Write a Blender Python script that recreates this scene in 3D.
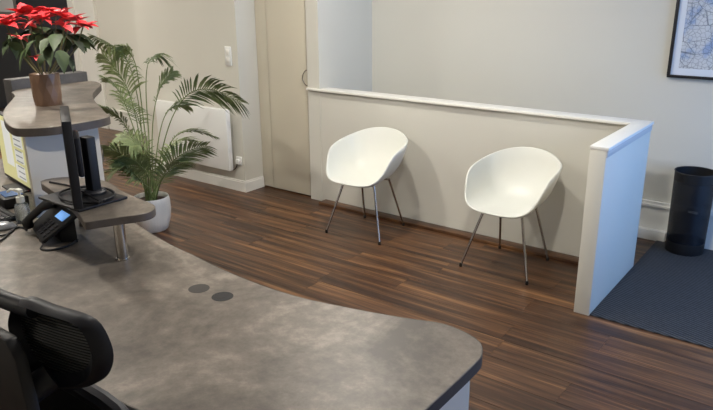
import bpy, bmesh, math, random
from mathutils import Vector, Matrix
random.seed(7)
for o in list(bpy.data.objects): bpy.data.objects.remove(o)
C = bpy.context.scene.collection
SC = bpy.context.scene
PI = math.pi

# ------------------------------------------------------------------ camera
W, H, FPX = 713, 410, 674.7
CAM = Vector((0, 0, 1.72))
_yaw, _pit, _rol = math.radians(-37.135), math.radians(18.092), math.radians(-0.473)
FW = Vector((math.sin(_yaw)*math.cos(_pit), math.cos(_yaw)*math.cos(_pit), -math.sin(_pit)))
_r = Vector((math.cos(_yaw), -math.sin(_yaw), 0)); _u = _r.cross(FW)
RT = _r*math.cos(_rol) + _u*math.sin(_rol); UP = _u*math.cos(_rol) - _r*math.sin(_rol)
cd = bpy.data.cameras.new('camera'); cam = bpy.data.objects.new('camera', cd); C.objects.link(cam)
cd.sensor_width = 36; cd.lens = FPX*36/W; cd.clip_start = 0.05
cam.matrix_world = Matrix(((RT.x, UP.x, -FW.x, CAM.x), (RT.y, UP.y, -FW.y, CAM.y), (RT.z, UP.z, -FW.z, CAM.z), (0, 0, 0, 1)))
SC.camera = cam
def ray(x, y): return FW + RT*((x-W/2)/FPX) - UP*((y-H/2)/FPX)
def atz(x, y, z): d = ray(x, y); return CAM + d*((z-CAM.z)/d.z)
def aty(x, y, Y): d = ray(x, y); return CAM + d*((Y-CAM.y)/d.y)
def atd(x, y, t): return CAM + ray(x, y)*t          # a point t metres deep

# ------------------------------------------------------------------ world, daylight, exposure
wd = bpy.data.worlds.new('overcast_sky'); SC.world = wd; wd.use_nodes = True
bg = wd.node_tree.nodes['Background']; bg.inputs[0].default_value = (0.50, 0.70, 1.0, 1); bg.inputs[1].default_value = 0.6
la = bpy.data.lights.new('window_daylight', 'AREA'); la.shape = 'RECTANGLE'; la.size = 1.75; la.size_y = 2.0
la.color = (0.20, 0.45, 1.0); la.energy = 21
lo = bpy.data.objects.new('window_daylight', la); C.objects.link(lo)
lo.location = (1.07, 3.75, 1.30); lo.rotation_euler = (0, math.radians(90), 0)   # faces -X, into the room
LAMP_STRENGTH = 375.0
SC.view_settings.view_transform = 'Standard'; SC.view_settings.look = 'None'
SC.view_settings.exposure = 1.0; SC.view_settings.gamma = 1.0; SC.view_settings.use_curve_mapping = False

# ------------------------------------------------------------------ materials
def lin(c):
    return tuple((v/255/12.92 if v/255 <= .04045 else ((v/255+.055)/1.055)**2.4) for v in c) + (1,)
MATS = {}
def mat(name, rgb, rough=.5, metal=0, **kw):
    m = bpy.data.materials.new(name); m.use_nodes = True
    b = m.node_tree.nodes['Principled BSDF']
    b.inputs['Base Color'].default_value = lin(rgb); b.inputs['Roughness'].default_value = rough; b.inputs['Metallic'].default_value = metal
    if 'emit' in kw: b.inputs['Emission Color'].default_value = lin(kw['emit']); b.inputs['Emission Strength'].default_value = kw['es']
    if 'trans' in kw: b.inputs['Transmission Weight'].default_value = kw['trans']
    if 'alpha' in kw: b.inputs['Alpha'].default_value = kw['alpha']
    if 'spec' in kw: b.inputs['Specular IOR Level'].default_value = kw['spec']
    MATS[name] = m
    return m
def nd(m, t, **kw):
    n = m.node_tree.nodes.new(t)
    for k, v in kw.items():
        if k.startswith('i_'): n.inputs[k[2:].replace('_', ' ')].default_value = v
        else: setattr(n, k, v)
    return n
def lk(m, a, b): m.node_tree.links.new(a, b)
def ramp(m, src, stops):
    r = nd(m, 'ShaderNodeValToRGB'); e = r.color_ramp.elements
    while len(e) < len(stops): e.new(.5)
    for i, (p, c) in enumerate(stops): e[i].position = p; e[i].color = lin(c)
    lk(m, src, r.inputs[0]); return r
def bump(m, src, strength, dist=.002):
    b = nd(m, 'ShaderNodeBump'); b.inputs['Strength'].default_value = strength; b.inputs['Distance'].default_value = dist
    lk(m, src, b.inputs['Height']); lk(m, b.outputs[0], m.node_tree.nodes['Principled BSDF'].inputs['Normal'])
def bsdf(m): return m.node_tree.nodes['Principled BSDF']
def coords(m, scale=(1, 1, 1)):
    t = nd(m, 'ShaderNodeTexCoord'); mp = nd(m, 'ShaderNodeMapping'); mp.inputs['Scale'].default_value = scale
    lk(m, t.outputs['Object'], mp.inputs[0]); return mp.outputs[0]

def paint(name, rgb, rough=.6):
    m = mat(name, rgb, rough); v = coords(m)
    n = nd(m, 'ShaderNodeTexNoise', i_Scale=140.0, i_Detail=2.0); lk(m, v, n.inputs['Vector']); bump(m, n.outputs[0], .12, .001)
    n2 = nd(m, 'ShaderNodeTexNoise', i_Scale=1.3, i_Detail=2.0); lk(m, v, n2.inputs['Vector'])
    r = ramp(m, n2.outputs[0], [(.3, tuple(int(c*.985) for c in rgb)), (.7, rgb)]); lk(m, r.outputs[0], bsdf(m).inputs['Base Color'])
    return m
M_wall = paint('wall_paint', (215, 213, 203))
M_white = paint('white_gloss_paint', (236, 235, 229), .4)
M_door = paint('door_paint', (212, 205, 186), .45)
M_capband = paint('cap_band_grey', (196, 196, 196), .6)
M_ceil = paint('ceiling_paint', (235, 234, 228), .8)
M_navy = paint('dark_navy_paint', (34, 36, 46), .5)
M_cream = paint('cream_panel', (214, 207, 192), .45)

def wood_floor(name, tint=1.0, rnd=True):
    m = mat(name, (90, 62, 42), .36)
    t = nd(m, 'ShaderNodeTexCoord'); g = nd(m, 'ShaderNodeNewGeometry')
    oi = nd(m, 'ShaderNodeObjectInfo')
    sep = nd(m, 'ShaderNodeSeparateXYZ'); lk(m, g.outputs['Position'], sep.inputs[0])
    def noise(sx, sy, det, scale=1.0):
        mx = nd(m, 'ShaderNodeMath', operation='MULTIPLY'); mx.inputs[1].default_value = sx; lk(m, sep.outputs[0], mx.inputs[0])
        my = nd(m, 'ShaderNodeMath', operation='MULTIPLY'); my.inputs[1].default_value = sy; lk(m, sep.outputs[1], my.inputs[0])
        mz = nd(m, 'ShaderNodeMath', operation='MULTIPLY'); mz.inputs[1].default_value = 37.0 if rnd else 0.0; lk(m, oi.outputs['Random'], mz.inputs[0])
        cb = nd(m, 'ShaderNodeCombineXYZ')
        for i, q in enumerate((mx, my, mz)): lk(m, q.outputs[0], cb.inputs[i])
        n = nd(m, 'ShaderNodeTexNoise', i_Scale=scale, i_Detail=det, i_Roughness=.55); lk(m, cb.outputs[0], n.inputs['Vector'])
        return n.outputs[0]
    broad = noise(1.0, 21, 3.0); fine = noise(2.4, 100, 3.0)
    mx = nd(m, 'ShaderNodeMix', data_type='FLOAT'); mx.inputs[0].default_value = .33
    lk(m, broad, mx.inputs[2]); lk(m, fine, mx.inputs[3])
    r = ramp(m, mx.outputs[0], [(.36, (44, 28, 19)), (.46, (68, 44, 28)), (.55, (94, 64, 41)), (.66, (138, 99, 64))])
    # every plank a shade of its own
    hs = nd(m, 'ShaderNodeHueSaturation'); mr = nd(m, 'ShaderNodeMapRange'); mr.inputs[3].default_value = .93*tint; mr.inputs[4].default_value = 1.07*tint
    lk(m, oi.outputs['Random'], mr.inputs[0]); lk(m, mr.outputs[0], hs.inputs['Value']); lk(m, r.outputs[0], hs.inputs['Color'])
    lk(m, hs.outputs[0], bsdf(m).inputs['Base Color'])
    bump(m, fine, .08, .001)
    return m
M_floor = wood_floor('walnut_vinyl_plank')
M_strip = wood_floor('brown_wood_strip', 1.05, False)
M_groove = mat('plank_joint', (52, 36, 26), .6)

def laminate(name, stops, rough=.42):
    m = mat(name, stops[1][1], rough); v = coords(m)
    n1 = nd(m, 'ShaderNodeTexNoise', i_Scale=2.4, i_Detail=9.0, i_Roughness=.68, i_Distortion=.9); lk(m, v, n1.inputs['Vector'])
    n2 = nd(m, 'ShaderNodeTexNoise', i_Scale=15.0, i_Detail=8.0, i_Roughness=.75); lk(m, v, n2.inputs['Vector'])
    mx = nd(m, 'ShaderNodeMix', data_type='FLOAT'); mx.inputs[0].default_value = .42
    lk(m, n1.outputs[0], mx.inputs[2]); lk(m, n2.outputs[0], mx.inputs[3])
    r = ramp(m, mx.outputs[0], stops); lk(m, r.outputs[0], bsdf(m).inputs['Base Color'])
    bump(m, n2.outputs[0], .06, .001)
    return m
M_lam = laminate('concrete_laminate', [(.38, (76, 70, 64)), (.46, (94, 87, 79)), (.53, (110, 102, 93)), (.62, (138, 129, 118))])
M_edge = laminate('concrete_edge_band', [(.34, (54, 52, 52)), (.46, (66, 64, 63)), (.56, (76, 73, 71)), (.68, (88, 84, 82))], .5)
M_cedge = laminate('taupe_edge_band', [(.34, (66, 58, 52)), (.46, (78, 70, 63)), (.56, (88, 79, 71)), (.68, (100, 90, 81))], .5)

M_shell = mat('white_plastic', (220, 221, 213), .35)
M_chrome = mat('brushed_chrome', (196, 192, 186), .18, 1)
M_legm = mat('chair_chrome', (176, 170, 164), .22, 1)
M_foot = mat('black_rubber', (30, 29, 29), .6)
M_blackpl = mat('black_plastic', (30, 30, 32), .5, spec=.35)
M_blackgl = mat('gloss_black', (18, 19, 22), .15)
M_darkpl = mat('charcoal_plastic', (30, 31, 37), .5, spec=.4)
M_heater = mat('heater_white', (232, 233, 230), .35)
M_led = mat('led_diffuser', (255, 250, 240), .5, emit=(255, 248, 236), es=LAMP_STRENGTH)
M_alu = mat('aluminium', (190, 192, 194), .35, .8)
M_glass = mat('window_glass', (240, 246, 250), .02, trans=1.0, spec=.4)
M_pot = mat('white_ceramic', (226, 225, 219), .38)
M_soil = mat('potting_soil', (52, 38, 30), .95)
M_binmesh = None
M_map_frame = mat('black_frame', (26, 24, 26), .35)
M_mount = mat('picture_mount', (222, 228, 236), .7)
M_bronze = mat('bronze_pot', (128, 100, 80), .38, .3)
M_stem = mat('green_stem', (96, 112, 62), .6)
M_pstem = mat('brown_green_stem', (104, 98, 62), .6)
M_lcd = mat('lcd_blue', (110, 160, 225), .3, emit=(120, 170, 235), es=.3)
M_scr = mat('screen_paper', (230, 232, 228), .4, emit=(226, 230, 228), es=.22)
M_scry = mat('screen_yellow', (222, 219, 160), .4, emit=(206, 204, 150), es=.22)
M_scrt = mat('screen_text', (150, 152, 158), .4, emit=(160, 162, 168), es=.1)
M_scrg = mat('screen_off_grey', (128, 128, 126), .2)
M_clear = mat('clear_plastic', (226, 236, 242), .08, trans=.9)
M_paper = mat('paper_white', (224, 226, 228), .8)
M_grey = mat('mid_grey_plastic', (120, 118, 116), .4)
M_silver = mat('silver_plastic', (150, 152, 156), .35, .4)
M_grom = mat('dark_grey_plastic', (52, 49, 46), .5)
M_bluebox = mat('blue_glossy_plastic', (70, 100, 150), .25)

def foliage(name, c1, c2, rough=.5, sc=14.0):
    m = mat(name, c1, rough); v = coords(m); n = nd(m, 'ShaderNodeTexNoise', i_Scale=sc, i_Detail=3.0); lk(m, v, n.inputs['Vector'])
    oi = nd(m, 'ShaderNodeObjectInfo'); ad = nd(m, 'ShaderNodeMath', operation='ADD'); ml = nd(m, 'ShaderNodeMath', operation='MULTIPLY_ADD')
    ml.inputs[1].default_value = .4; ml.inputs[2].default_value = -.2; lk(m, oi.outputs['Random'], ml.inputs[0])
    lk(m, n.outputs[0], ad.inputs[0]); lk(m, ml.outputs[0], ad.inputs[1])
    r = ramp(m, ad.outputs[0], [(.25, c1), (.75, c2)]); lk(m, r.outputs[0], bsdf(m).inputs['Base Color'])
    return m
M_palm = foliage('palm_leaf', (84, 102, 62), (146, 160, 110), .5, 9.0)
M_leaf = foliage('poinsettia_leaf', (34, 46, 26), (66, 84, 44), .6)
M_red = foliage('red_bract', (190, 24, 36), (236, 80, 84), .5)

def rib_mat():
    m = mat('ribbed_charcoal_mat', (52, 58, 68), .9)
    t = nd(m, 'ShaderNodeTexCoord'); mp = nd(m, 'ShaderNodeMapping'); mp.inputs['Rotation'].default_value = (0, 0, math.radians(-73))
    lk(m, t.outputs['Object'], mp.inputs[0])
    w = nd(m, 'ShaderNodeTexWave', i_Scale=15.0, i_Distortion=.3); lk(m, mp.outputs[0], w.inputs['Vector'])
    n = nd(m, 'ShaderNodeTexNoise', i_Scale=60.0, i_Detail=4.0); lk(m, mp.outputs[0], n.inputs['Vector'])
    n2 = nd(m, 'ShaderNodeTexNoise', i_Scale=5.0, i_Detail=4.0); lk(m, mp.outputs[0], n2.inputs['Vector'])
    a = nd(m, 'ShaderNodeMix', data_type='FLOAT'); a.inputs[0].default_value = .4; lk(m, w.outputs[1], a.inputs[2]); lk(m, n.outputs[0], a.inputs[3])
    r = ramp(m, a.outputs[0], [(.15, (24, 25, 27)), (.85, (72, 73, 76))])
    # dusty scuffs
    r2 = ramp(m, n2.outputs[0], [(.66, (0, 0, 0)), (.86, (90, 90, 90))])
    mx = nd(m, 'ShaderNodeMix', data_type='RGBA'); lk(m, r2.outputs[0], mx.inputs[0]); lk(m, r.outputs[0], mx.inputs[6]); mx.inputs[7].default_value = lin((92, 94, 98))
    lk(m, mx.outputs[2], bsdf(m).inputs['Base Color']); bump(m, w.outputs[1], .6, .004)
    return m
M_mat = rib_mat()

def map_mat():
    m = mat('city_map_print', (196, 206, 218), .6); v = coords(m)
    vo = nd(m, 'ShaderNodeTexVoronoi', feature='DISTANCE_TO_EDGE', i_Scale=38.0); lk(m, v, vo.inputs['Vector'])
    vo2 = nd(m, 'ShaderNodeTexVoronoi', feature='DISTANCE_TO_EDGE', i_Scale=9.0); lk(m, v, vo2.inputs['Vector'])
    n = nd(m, 'ShaderNodeTexNoise', i_Scale=7.0, i_Detail=3.0); lk(m, v, n.inputs['Vector'])
    base = ramp(m, n.outputs[0], [(.40, (206, 210, 214)), (.54, (196, 202, 210)), (.60, (158, 176, 206)), (.68, (124, 150, 196))])
    s = ramp(m, vo.outputs[0], [(.0, (150, 158, 170)), (.08, (255, 255, 255))]); s2 = ramp(m, vo2.outputs[0], [(.0, (120, 128, 142)), (.025, (255, 255, 255))])
    a = nd(m, 'ShaderNodeMix', data_type='RGBA', blend_type='MULTIPLY'); a.inputs[0].default_value = .8; lk(m, base.outputs[0], a.inputs[6]); lk(m, s.outputs[0], a.inputs[7])
    b = nd(m, 'ShaderNodeMix', data_type='RGBA', blend_type='MULTIPLY'); b.inputs[0].default_value = .8; lk(m, a.outputs[2], b.inputs[6]); lk(m, s2.outputs[0], b.inputs[7])
    lk(m, b.outputs[2], bsdf(m).inputs['Base Color']); return m
M_map = map_mat()

def mesh_mat():
    # fine black wire mesh: the holes between the wires are too small to build, so the weave lets some light through
    m = mat('black_wire_mesh', (24, 27, 36), .45, .3); v = coords(m)
    bsdf(m).inputs['Alpha'].default_value = .55
    w = nd(m, 'ShaderNodeTexWave', bands_direction='Z', i_Scale=60.0); lk(m, v, w.inputs['Vector']); bump(m, w.outputs[1], .4, .002)
    return m
M_binmesh = mesh_mat()
def weave_mat():
    m = mat('black_chair_mesh', (14, 14, 16), .7); v = coords(m)
    n = nd(m, 'ShaderNodeTexNoise', i_Scale=300.0); lk(m, v, n.inputs['Vector']); bump(m, n.outputs[0], .3, .001)
    return m
M_weave = weave_mat()
M_strand = mat('charcoal_strand', (72, 71, 70), .6)

# ------------------------------------------------------------------ mesh helpers
class MB:
    def __init__(s): s.v = []; s.f = []
    def add(s, vs, fs):
        n = len(s.v); s.v += [tuple(p) for p in vs]; s.f += [tuple(i+n for i in f) for f in fs]; return s
    def box(s, x0, x1, y0, y1, z0, z1):
        return s.add([(x0, y0, z0), (x1, y0, z0), (x1, y1, z0), (x0, y1, z0), (x0, y0, z1), (x1, y0, z1), (x1, y1, z1), (x0, y1, z1)],
                     [(3, 2, 1, 0), (4, 5, 6, 7), (0, 1, 5, 4), (1, 2, 6, 5), (2, 3, 7, 6), (3, 0, 4, 7)])
    def prism(s, pts, z0, z1):
        a = sum(pts[i][0]*pts[(i+1) % len(pts)][1]-pts[(i+1) % len(pts)][0]*pts[i][1] for i in range(len(pts)))
        if a < 0: pts = pts[::-1]
        n = len(pts); vs = [(x, y, z0) for x, y in pts]+[(x, y, z1) for x, y in pts]
        return s.add(vs, [tuple(range(n))[::-1], tuple(range(n, 2*n))]+[(i, (i+1) % n, n+(i+1) % n, n+i) for i in range(n)])
    def tube(s, pts, rad, seg=8, caps=True, closed=False):
        pts = [Vector(p) for p in pts]; n = len(pts); vs = []; fs = []
        rr = rad if isinstance(rad, (list, tuple)) else [rad]*n
        up = None
        for i, p in enumerate(pts):
            if closed: t = pts[(i+1) % n]-pts[i-1]
            else: t = pts[min(i+1, n-1)]-pts[max(i-1, 0)]
            t.normalize()
            if up is None:
                up = Vector((0, 0, 1)) if abs(t.z) < .9 else Vector((1, 0, 0))
            a = t.cross(up).normalized(); up = a.cross(t).normalized()
            for k in range(seg):
                an = 2*PI*k/seg; vs.append(p+(a*math.cos(an)+up*math.sin(an))*rr[i])
        m = n if closed else n-1
        for i in range(m):
            for k in range(seg):
                j = (i+1) % n; fs.append((i*seg+k, i*seg+(k+1) % seg, j*seg+(k+1) % seg, j*seg+k))
        if caps and not closed: fs += [tuple(range(seg))[::-1], tuple(range((n-1)*seg, n*seg))]
        return s.add(vs, fs)
    def lathe(s, prof, cx=0, cy=0, seg=32, closed=False):
        vs = []; fs = []; n = len(prof)
        for (r, z) in prof:
            for k in range(seg): a = 2*PI*k/seg; vs.append((cx+r*math.cos(a), cy+r*math.sin(a), z))
        for i in range(n if closed else n-1):
            for k in range(seg):
                j = (i+1) % n; fs.append((i*seg+k, i*seg+(k+1) % seg, j*seg+(k+1) % seg, j*seg+k))
        if not closed:
            if prof[0][0] > 1e-6: fs.append(tuple(range(seg))[::-1])
            if prof[-1][0] > 1e-6: fs.append(tuple(range((n-1)*seg, n*seg)))
        return s.add(vs, fs)
    def xform(s, mtx): s.v = [tuple(mtx @ Vector(p)) for p in s.v]; return s
    def mesh(s, name, smooth=35, bev=0, bseg=2):
        me = bpy.data.meshes.new(name); me.from_pydata(s.v, [], s.f)
        bm = bmesh.new(); bm.from_mesh(me)
        bmesh.ops.remove_doubles(bm, verts=bm.verts, dist=1e-6)
        bmesh.ops.recalc_face_normals(bm, faces=bm.faces)
        if bev:
            ed = [e for e in bm.edges if len(e.link_faces) == 2 and e.calc_face_angle(0) > .6]
            bmesh.ops.bevel(bm, geom=ed, offset=bev, segments=bseg, profile=.5, affect='EDGES', clamp_overlap=True)
        bm.to_mesh(me); bm.free()
        if smooth:
            for p in me.polygons: p.use_smooth = True
            me.set_sharp_from_angle(angle=math.radians(smooth))
        return me
    def build(s, name, m, parent=None, smooth=35, bev=0, bseg=2, label=None):
        return link(name, s.mesh(name, smooth, bev, bseg), m, parent, label)
def link(name, me, m, parent=None, label=None):
    o = bpy.data.objects.new(name, me); C.objects.link(o)
    if m and not me.materials: me.materials.append(m)
    if parent: o.parent = parent
    if label: o['label'] = label
    return o
def tag(o, label, cat, group=None, kind=None):
    o['label'] = label; o['category'] = cat
    if group: o['group'] = group
    if kind: o['kind'] = kind
    return o
def thing(name, label, cat, loc=(0, 0, 0), rz=0, group=None, kind=None):
    o = bpy.data.objects.new(name, None); C.objects.link(o); o.location = loc; o.rotation_euler = (0, 0, rz); o.empty_display_size = .1
    return tag(o, label, cat, group, kind)
def struct(name, mb, m, label, cat, bev=0):
    return tag(mb.build(name, m, bev=bev), label, cat, kind='structure')
def copy_tree(o, parent=None):
    c = o.copy(); C.objects.link(c); c.parent = parent
    for ch in list(o.children): copy_tree(ch, c)
    return c
def B(*a): return MB().box(*a)
def spline(pts, n, closed=False):
    pts = [Vector(p) for p in pts]; out = []; N = len(pts); segs = N if closed else N-1
    g = (lambda i: pts[i % N]) if closed else (lambda i: pts[max(0, min(N-1, i))])
    for i in range(segs):
        p0, p1, p2, p3 = g(i-1), g(i), g(i+1), g(i+2)
        for k in range(n):
            t = k/n
            out.append(.5*((2*p1)+(p2-p0)*t+(2*p0-5*p1+4*p2-p3)*t*t+(3*p1-p0-3*p2+p3)*t**3))
    if not closed: out.append(pts[-1])
    return out

# ------------------------------------------------------------------ the room
XR, XL, YN, YB, YF, YH, ZC = 1.1, -10.6, -2.4, 4.83, 4.88, 3.93, 2.7
XCOL, XEND, XREV = -4.19, -5.53, -3.475
fl = struct('floor', B(XL, XR, YN, 5.1, -.05, -.004), M_groove, 'dark walnut plank floor running through the whole reception room', 'floor')
PW, PL = .18, 1.22
pm = MB().box(-PL/2+.0006, PL/2-.0006, -PW/2+.0007, PW/2-.0007, -.004, 0).mesh('plank', 0)
row = 0; y = YB-PW/2+.02; cnt = 0; rest = MB()
while y > YN:
    off = random.uniform(0, PL); x = XR+PL/2-.01+off-PL
    while x > XL+PL/2:
        near = y > .42 and x > -8.4 and x < 1.3
        hid = (XEND+.6 < x < XCOL-.6 and y > YH+.1)
        if hid: pass
        elif near and x+PL/2 < XR and cnt < 300:
            o = link('plank', pm, M_floor, fl); o.location = (x, y, 0); cnt += 1
        elif x+PL/2 < XR and y-PW/2 > YN: rest.box(x-PL/2+.0006, x+PL/2-.0006, y-PW/2+.0007, y+PW/2-.0007, -.004, 0)
        elif x-PL/2 < XR-.01 and y-PW/2 > YN: rest.box(x-PL/2+.0006, XR-.001, y-PW/2+.0007, y+PW/2-.0007, -.004, 0)
        x -= PL
    y -= PW
ro = rest.build('plank_field', M_floor, fl, smooth=0); ro['kind'] = 'stuff'

struct('ceiling', B(XL, XR, YN, 5.1, ZC, ZC+.08), M_ceil, 'plain white ceiling above the reception room', 'ceiling')
struct('wall_back', B(XREV, XR, YB, YB+.12, 0, ZC), M_wall, 'pale grey-beige back wall behind the half wall and bin', 'wall')
struct('wall_heater', B(XEND, XCOL, YH, 5.0, 0, ZC), M_wall, 'off-white wall carrying the panel heater and the switch', 'wall')
struct('wall_recess', B(XL, XEND, YF, 5.0, 0, ZC), M_wall, 'off-white recessed wall at far left behind the palm', 'wall')
struct('wall_near', B(XL, XR, YN-.12, YN, 0, ZC), M_wall, 'plain wall behind the reception staff', 'wall')
struct('wall_far_left', B(XL-.12, XL, YN, 5.0, 0, ZC), M_wall, 'plain end wall at the far left of the room', 'wall')
# right wall with the big window
wr = MB().box(XR, XR+.14, YN, 2.75, 0, ZC).box(XR, XR+.14, 4.75, 5.1, 0, ZC).box(XR, XR+.14, 2.75, 4.75, 0, .30).box(XR, XR+.14, 2.75, 4.75, 2.30, ZC)
struct('wall_right', wr, M_wall, 'plain wall around the street window on the right', 'wall')
wn = thing('window_1', 'large street window with white frame in the right wall', 'window', (XR, 3.75, .30), kind='structure')
wf = MB()
for a in (-1.0, -.03, .94): wf.box(.03, .09, a, a+.06, 0, 2.0)
wf.box(.03, .09, -.94, -.03, 0, .06).box(.03, .09, .03, .94, 0, .06).box(.03, .09, -.94, -.03, 1.94, 2.0).box(.03, .09, .03, .94, 1.94, 2.0)
wf.build('window_frame', M_white, wn)
for a, b in ((-.94, -.03), (.03, .94)): B(.055, .062, a, b, .06, 1.94).build('pane', M_glass, wn)
B(-.04, .03, -1.0, 1.0, -.03, 0).build('window_sill', M_white, wn)

# cupboard door between heater wall and half wall
struct('wall_cupboard', B(XCOL, -3.60, 4.21, 5.0, 0, ZC).box(XCOL, -3.60, 4.145, 4.21, 2.1, ZC), M_wall, 'wall around and above the cupboard door', 'wall')
d1 = thing('door_1', 'tall plain cream cupboard door with small bow handle beside half wall', 'door', (-3.9, 4.145, 0), kind='structure')
B(-.288, -.165, .004, .05, .012, 2.09).build('side_panel', M_door, d1, bev=.002)
B(-.163, .298, 0, .05, .012, 2.09).build('door_leaf', M_door, d1, bev=.002)
hd = MB().tube(spline([(.272, 0, .945), (.262, -.012, .953), (.246, -.022, .985), (.244, -.024, 1.008), (.246, -.022, 1.03), (.262, -.012, 1.062), (.272, 0, 1.07)], 5), .0042, 8)
hd.build('handle', M_legm, d1, label='curved chrome bow handle')
struct('wall_jamb', B(-3.598, XREV, 4.115, YB, 0, ZC), M_wall, 'narrow wall end between the cupboard door and the opening', 'wall')

# half wall and its return
hw = thing('wall_divider', 'cream half wall with white cap turning forward at its end', 'half wall', (-2.27, 4.17, 0), kind='structure')
def rel(mb, o): return mb.xform(Matrix.Translation(-Vector(o.location)))
rel(B(XREV, -1.071, 4.12, 4.215, 0, .917), hw).build('wall_panel', M_wall, hw)
rel(B(-1.070, -.986, 3.382, 4.215, 0, .917), hw).build('return_panel', M_wall, hw, bev=.001)
cap = MB().prism([(-3.60, 4.114), (-3.60, 4.095), (-1.073, 4.095), (-1.073, 3.38), (-.976, 3.38), (-.976, 4.225), (XREV+.002, 4.225), (XREV+.002, 4.114)], .917, .935)
rel(cap, hw).build('cap_rail', M_white, hw, bev=.003)
rel(B(-.9855, -.981, 3.384, 4.215, .882, .9165), hw).build('cap_band', M_capband, hw, bev=.001)  # thin strip below the cap, a little darker than the wall
rel(B(-3.44, -1.0735, 4.03, 4.119, .0, .022), hw).build('base_strip', M_strip, hw, bev=.001, label='low brown wooden strip along the foot of the wall')

# skirtings
def skirt(name, x0, x1, y1, h, label, t=.016, ends=()):
    mb = MB().box(x0, x1, y1-t, y1, 0, h-.012).box(x0, x1, y1-t*.6, y1, h-.012, h)
    return mb
sk = MB().box(XEND, XCOL+.016, YH-.016, YH, 0, .085).box(XCOL, XCOL+.016, YH, 4.145, 0, .085)
sk.box(XEND, XCOL+.009, YH-.009, YH, .085, .098).box(XCOL, XCOL+.009, YH, 4.145, .085, .098)
struct('baseboard_heater', sk, M_white, 'low off-white skirting below the heater turning the corner', 'skirting')
struct('baseboard_recess', MB().box(-7.60, XEND, YF-.02, YF, 0, .235).box(-7.60, XEND, YF-.03, YF, .235, .262), M_white, 'tall white skirting on the recessed wall behind the palm', 'skirting')
sb = MB().box(XREV, XR, YB-.018, YB, 0, .235).box(XREV, XR, YB-.03, YB, .232, .248).box(XREV, XR, YB-.022, YB, .248, .268)
struct('baseboard_back', sb, M_white, 'tall moulded white skirting on the back wall behind the bin', 'skirting')
struct('trim_1', B(XREV, -.935, YB-.065, YB-.019, 0, .072), M_white, 'low white trunking along the foot of the back wall', 'trim', bev=.004)

# dark door at the far left with its architrave
d2 = thing('door_2', 'dark navy panel door at the far left behind the red plant', 'door', (-9.0, YF, 0), kind='structure')
B(-1.45, .85, -.03, 0, .0, 2.3).build('door_leaf', M_navy, d2)
B(.85, .95, -.05, 0, 0, 2.4).box(1.02, 1.38, -.03, 0, 0, 2.4).box(.95, 1.02, -.02, 0, 0, 2.4).build('architrave', M_white, d2)
sg = thing('framed_notice', 'pale notice in a grey frame hanging on the dark navy door', 'notice', (-9.85, YF-.032, 1.36))
B(-.45, .42, -.02, 0, 0, .7).build('frame', M_grey, sg); B(-.42, .37, -.024, -.02, .04, .66).build('sheet', M_paper, sg)

# entrance mat
tag(B(-.984, 1.0, 3.392, 4.79, 0, .007).build('entrance_mat', M_mat), 'ribbed charcoal entrance mat on the floor under the bin', 'mat')

# ceiling lights
LAMPS = [(-3.35, 1.40, 'round ceiling downlight above the raised counter'), (-2.5, 3.25, 'round ceiling downlight in front of the white chairs'), (-5.6, 1.9, 'round ceiling downlight beyond the palm'),
         (-1.0, 1.95, 'added fill downlight above the rounded desk end'), (-8.3, 2.6, 'round ceiling downlight near the dark navy door'), (-6.6, 3.3, 'added fill downlight by the recessed wall'), (-3.6, -1.3, 'round ceiling downlight behind the staff side of the desk')]  # desk-end and recess lamps are unseen fill, added to brighten counter panel and recess
for x, y, lab in LAMPS:
    t = thing('ceiling_light', lab, 'ceiling light', (x, y, ZC), group='ceiling downlights')
    MB().lathe([(.125, 0), (.125, -.006), (.105, -.012), (.07, -.012), (.07, 0)], 0, 0, 32, closed=True).build('trim_ring', M_white, t)
    MB().lathe([(.07, -.010), (.07, -.004)], 0, 0, 32).build('diffuser', M_led, t, smooth=0)

# ------------------------------------------------------------------ reception desk
rd = thing('reception_desk', 'curved grey concrete-look reception desk with raised counter and monitor shelf', 'desk')
far = [(-.715, 1.30), (-.717, 1.48), (-.727, 1.535), (-.755, 1.580), (-.80, 1.605), (-.86, 1.618), (-.92, 1.615), (-1.02, 1.580), (-1.19, 1.535), (-1.369, 1.50), (-1.548, 1.492), (-1.771, 1.509), (-1.975, 1.538), (-2.15, 1.562), (-2.45, 1.63), (-2.72, 1.72), (-2.95, 1.80), (-3.2, 1.95), (-3.45, 2.11), (-3.75, 2.33), (-3.96, 2.44)]
far = [(p.x, p.y) for p in spline([(x, y, 0) for x, y in far], 4)]
near = [(-4.09, 2.43), (-4.09, 1.75), (-3.9, 1.2), (-3.75, .70), (-3.2, .40), (-2.6, .42), (-2.1, .54), (-1.75, .70), (-1.46, .783), (-1.28, .80), (-1.0, .82), (-.78, .84), (-.735, .86), (-.717, .91)]
DZ = .74
deskpts = far+near
MB().prism(deskpts, DZ-.036, DZ).build('worktop', M_lam, rd, bev=.0015, bseg=1)
def edge_band(loop, z0, z1, t, m, name, parent):
    n = len(loop); a = sum(loop[i][0]*loop[(i+1) % n][1]-loop[(i+1) % n][0]*loop[i][1] for i in range(n))
    if a < 0: loop = loop[::-1]
    out = []
    for i in range(n):
        p0, p1, p2 = Vector(loop[i-1]), Vector(loop[i]), Vector(loop[(i+1) % n])
        d = ((p1-p0).normalized()+(p2-p1).normalized()).normalized(); out.append(p1+Vector((d.y, -d.x))*t)
    vs = [(p[0], p[1], z) for z in (z0, z1) for p in loop]+[(p[0], p[1], z) for z in (z0, z1) for p in out]; fs = []
    for i in range(n):
        j = (i+1) % n
        fs += [(2*n+i, 2*n+j, 3*n+j, 3*n+i), (n+i, n+j, 3*n+j, 3*n+i), (i, j, 2*n+j, 2*n+i)]
    return MB().add(vs, fs).build(name, m, parent)
edge_band(deskpts, DZ-.037, DZ-.0008, .0015, M_edge, 'edge_band', rd)
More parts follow.
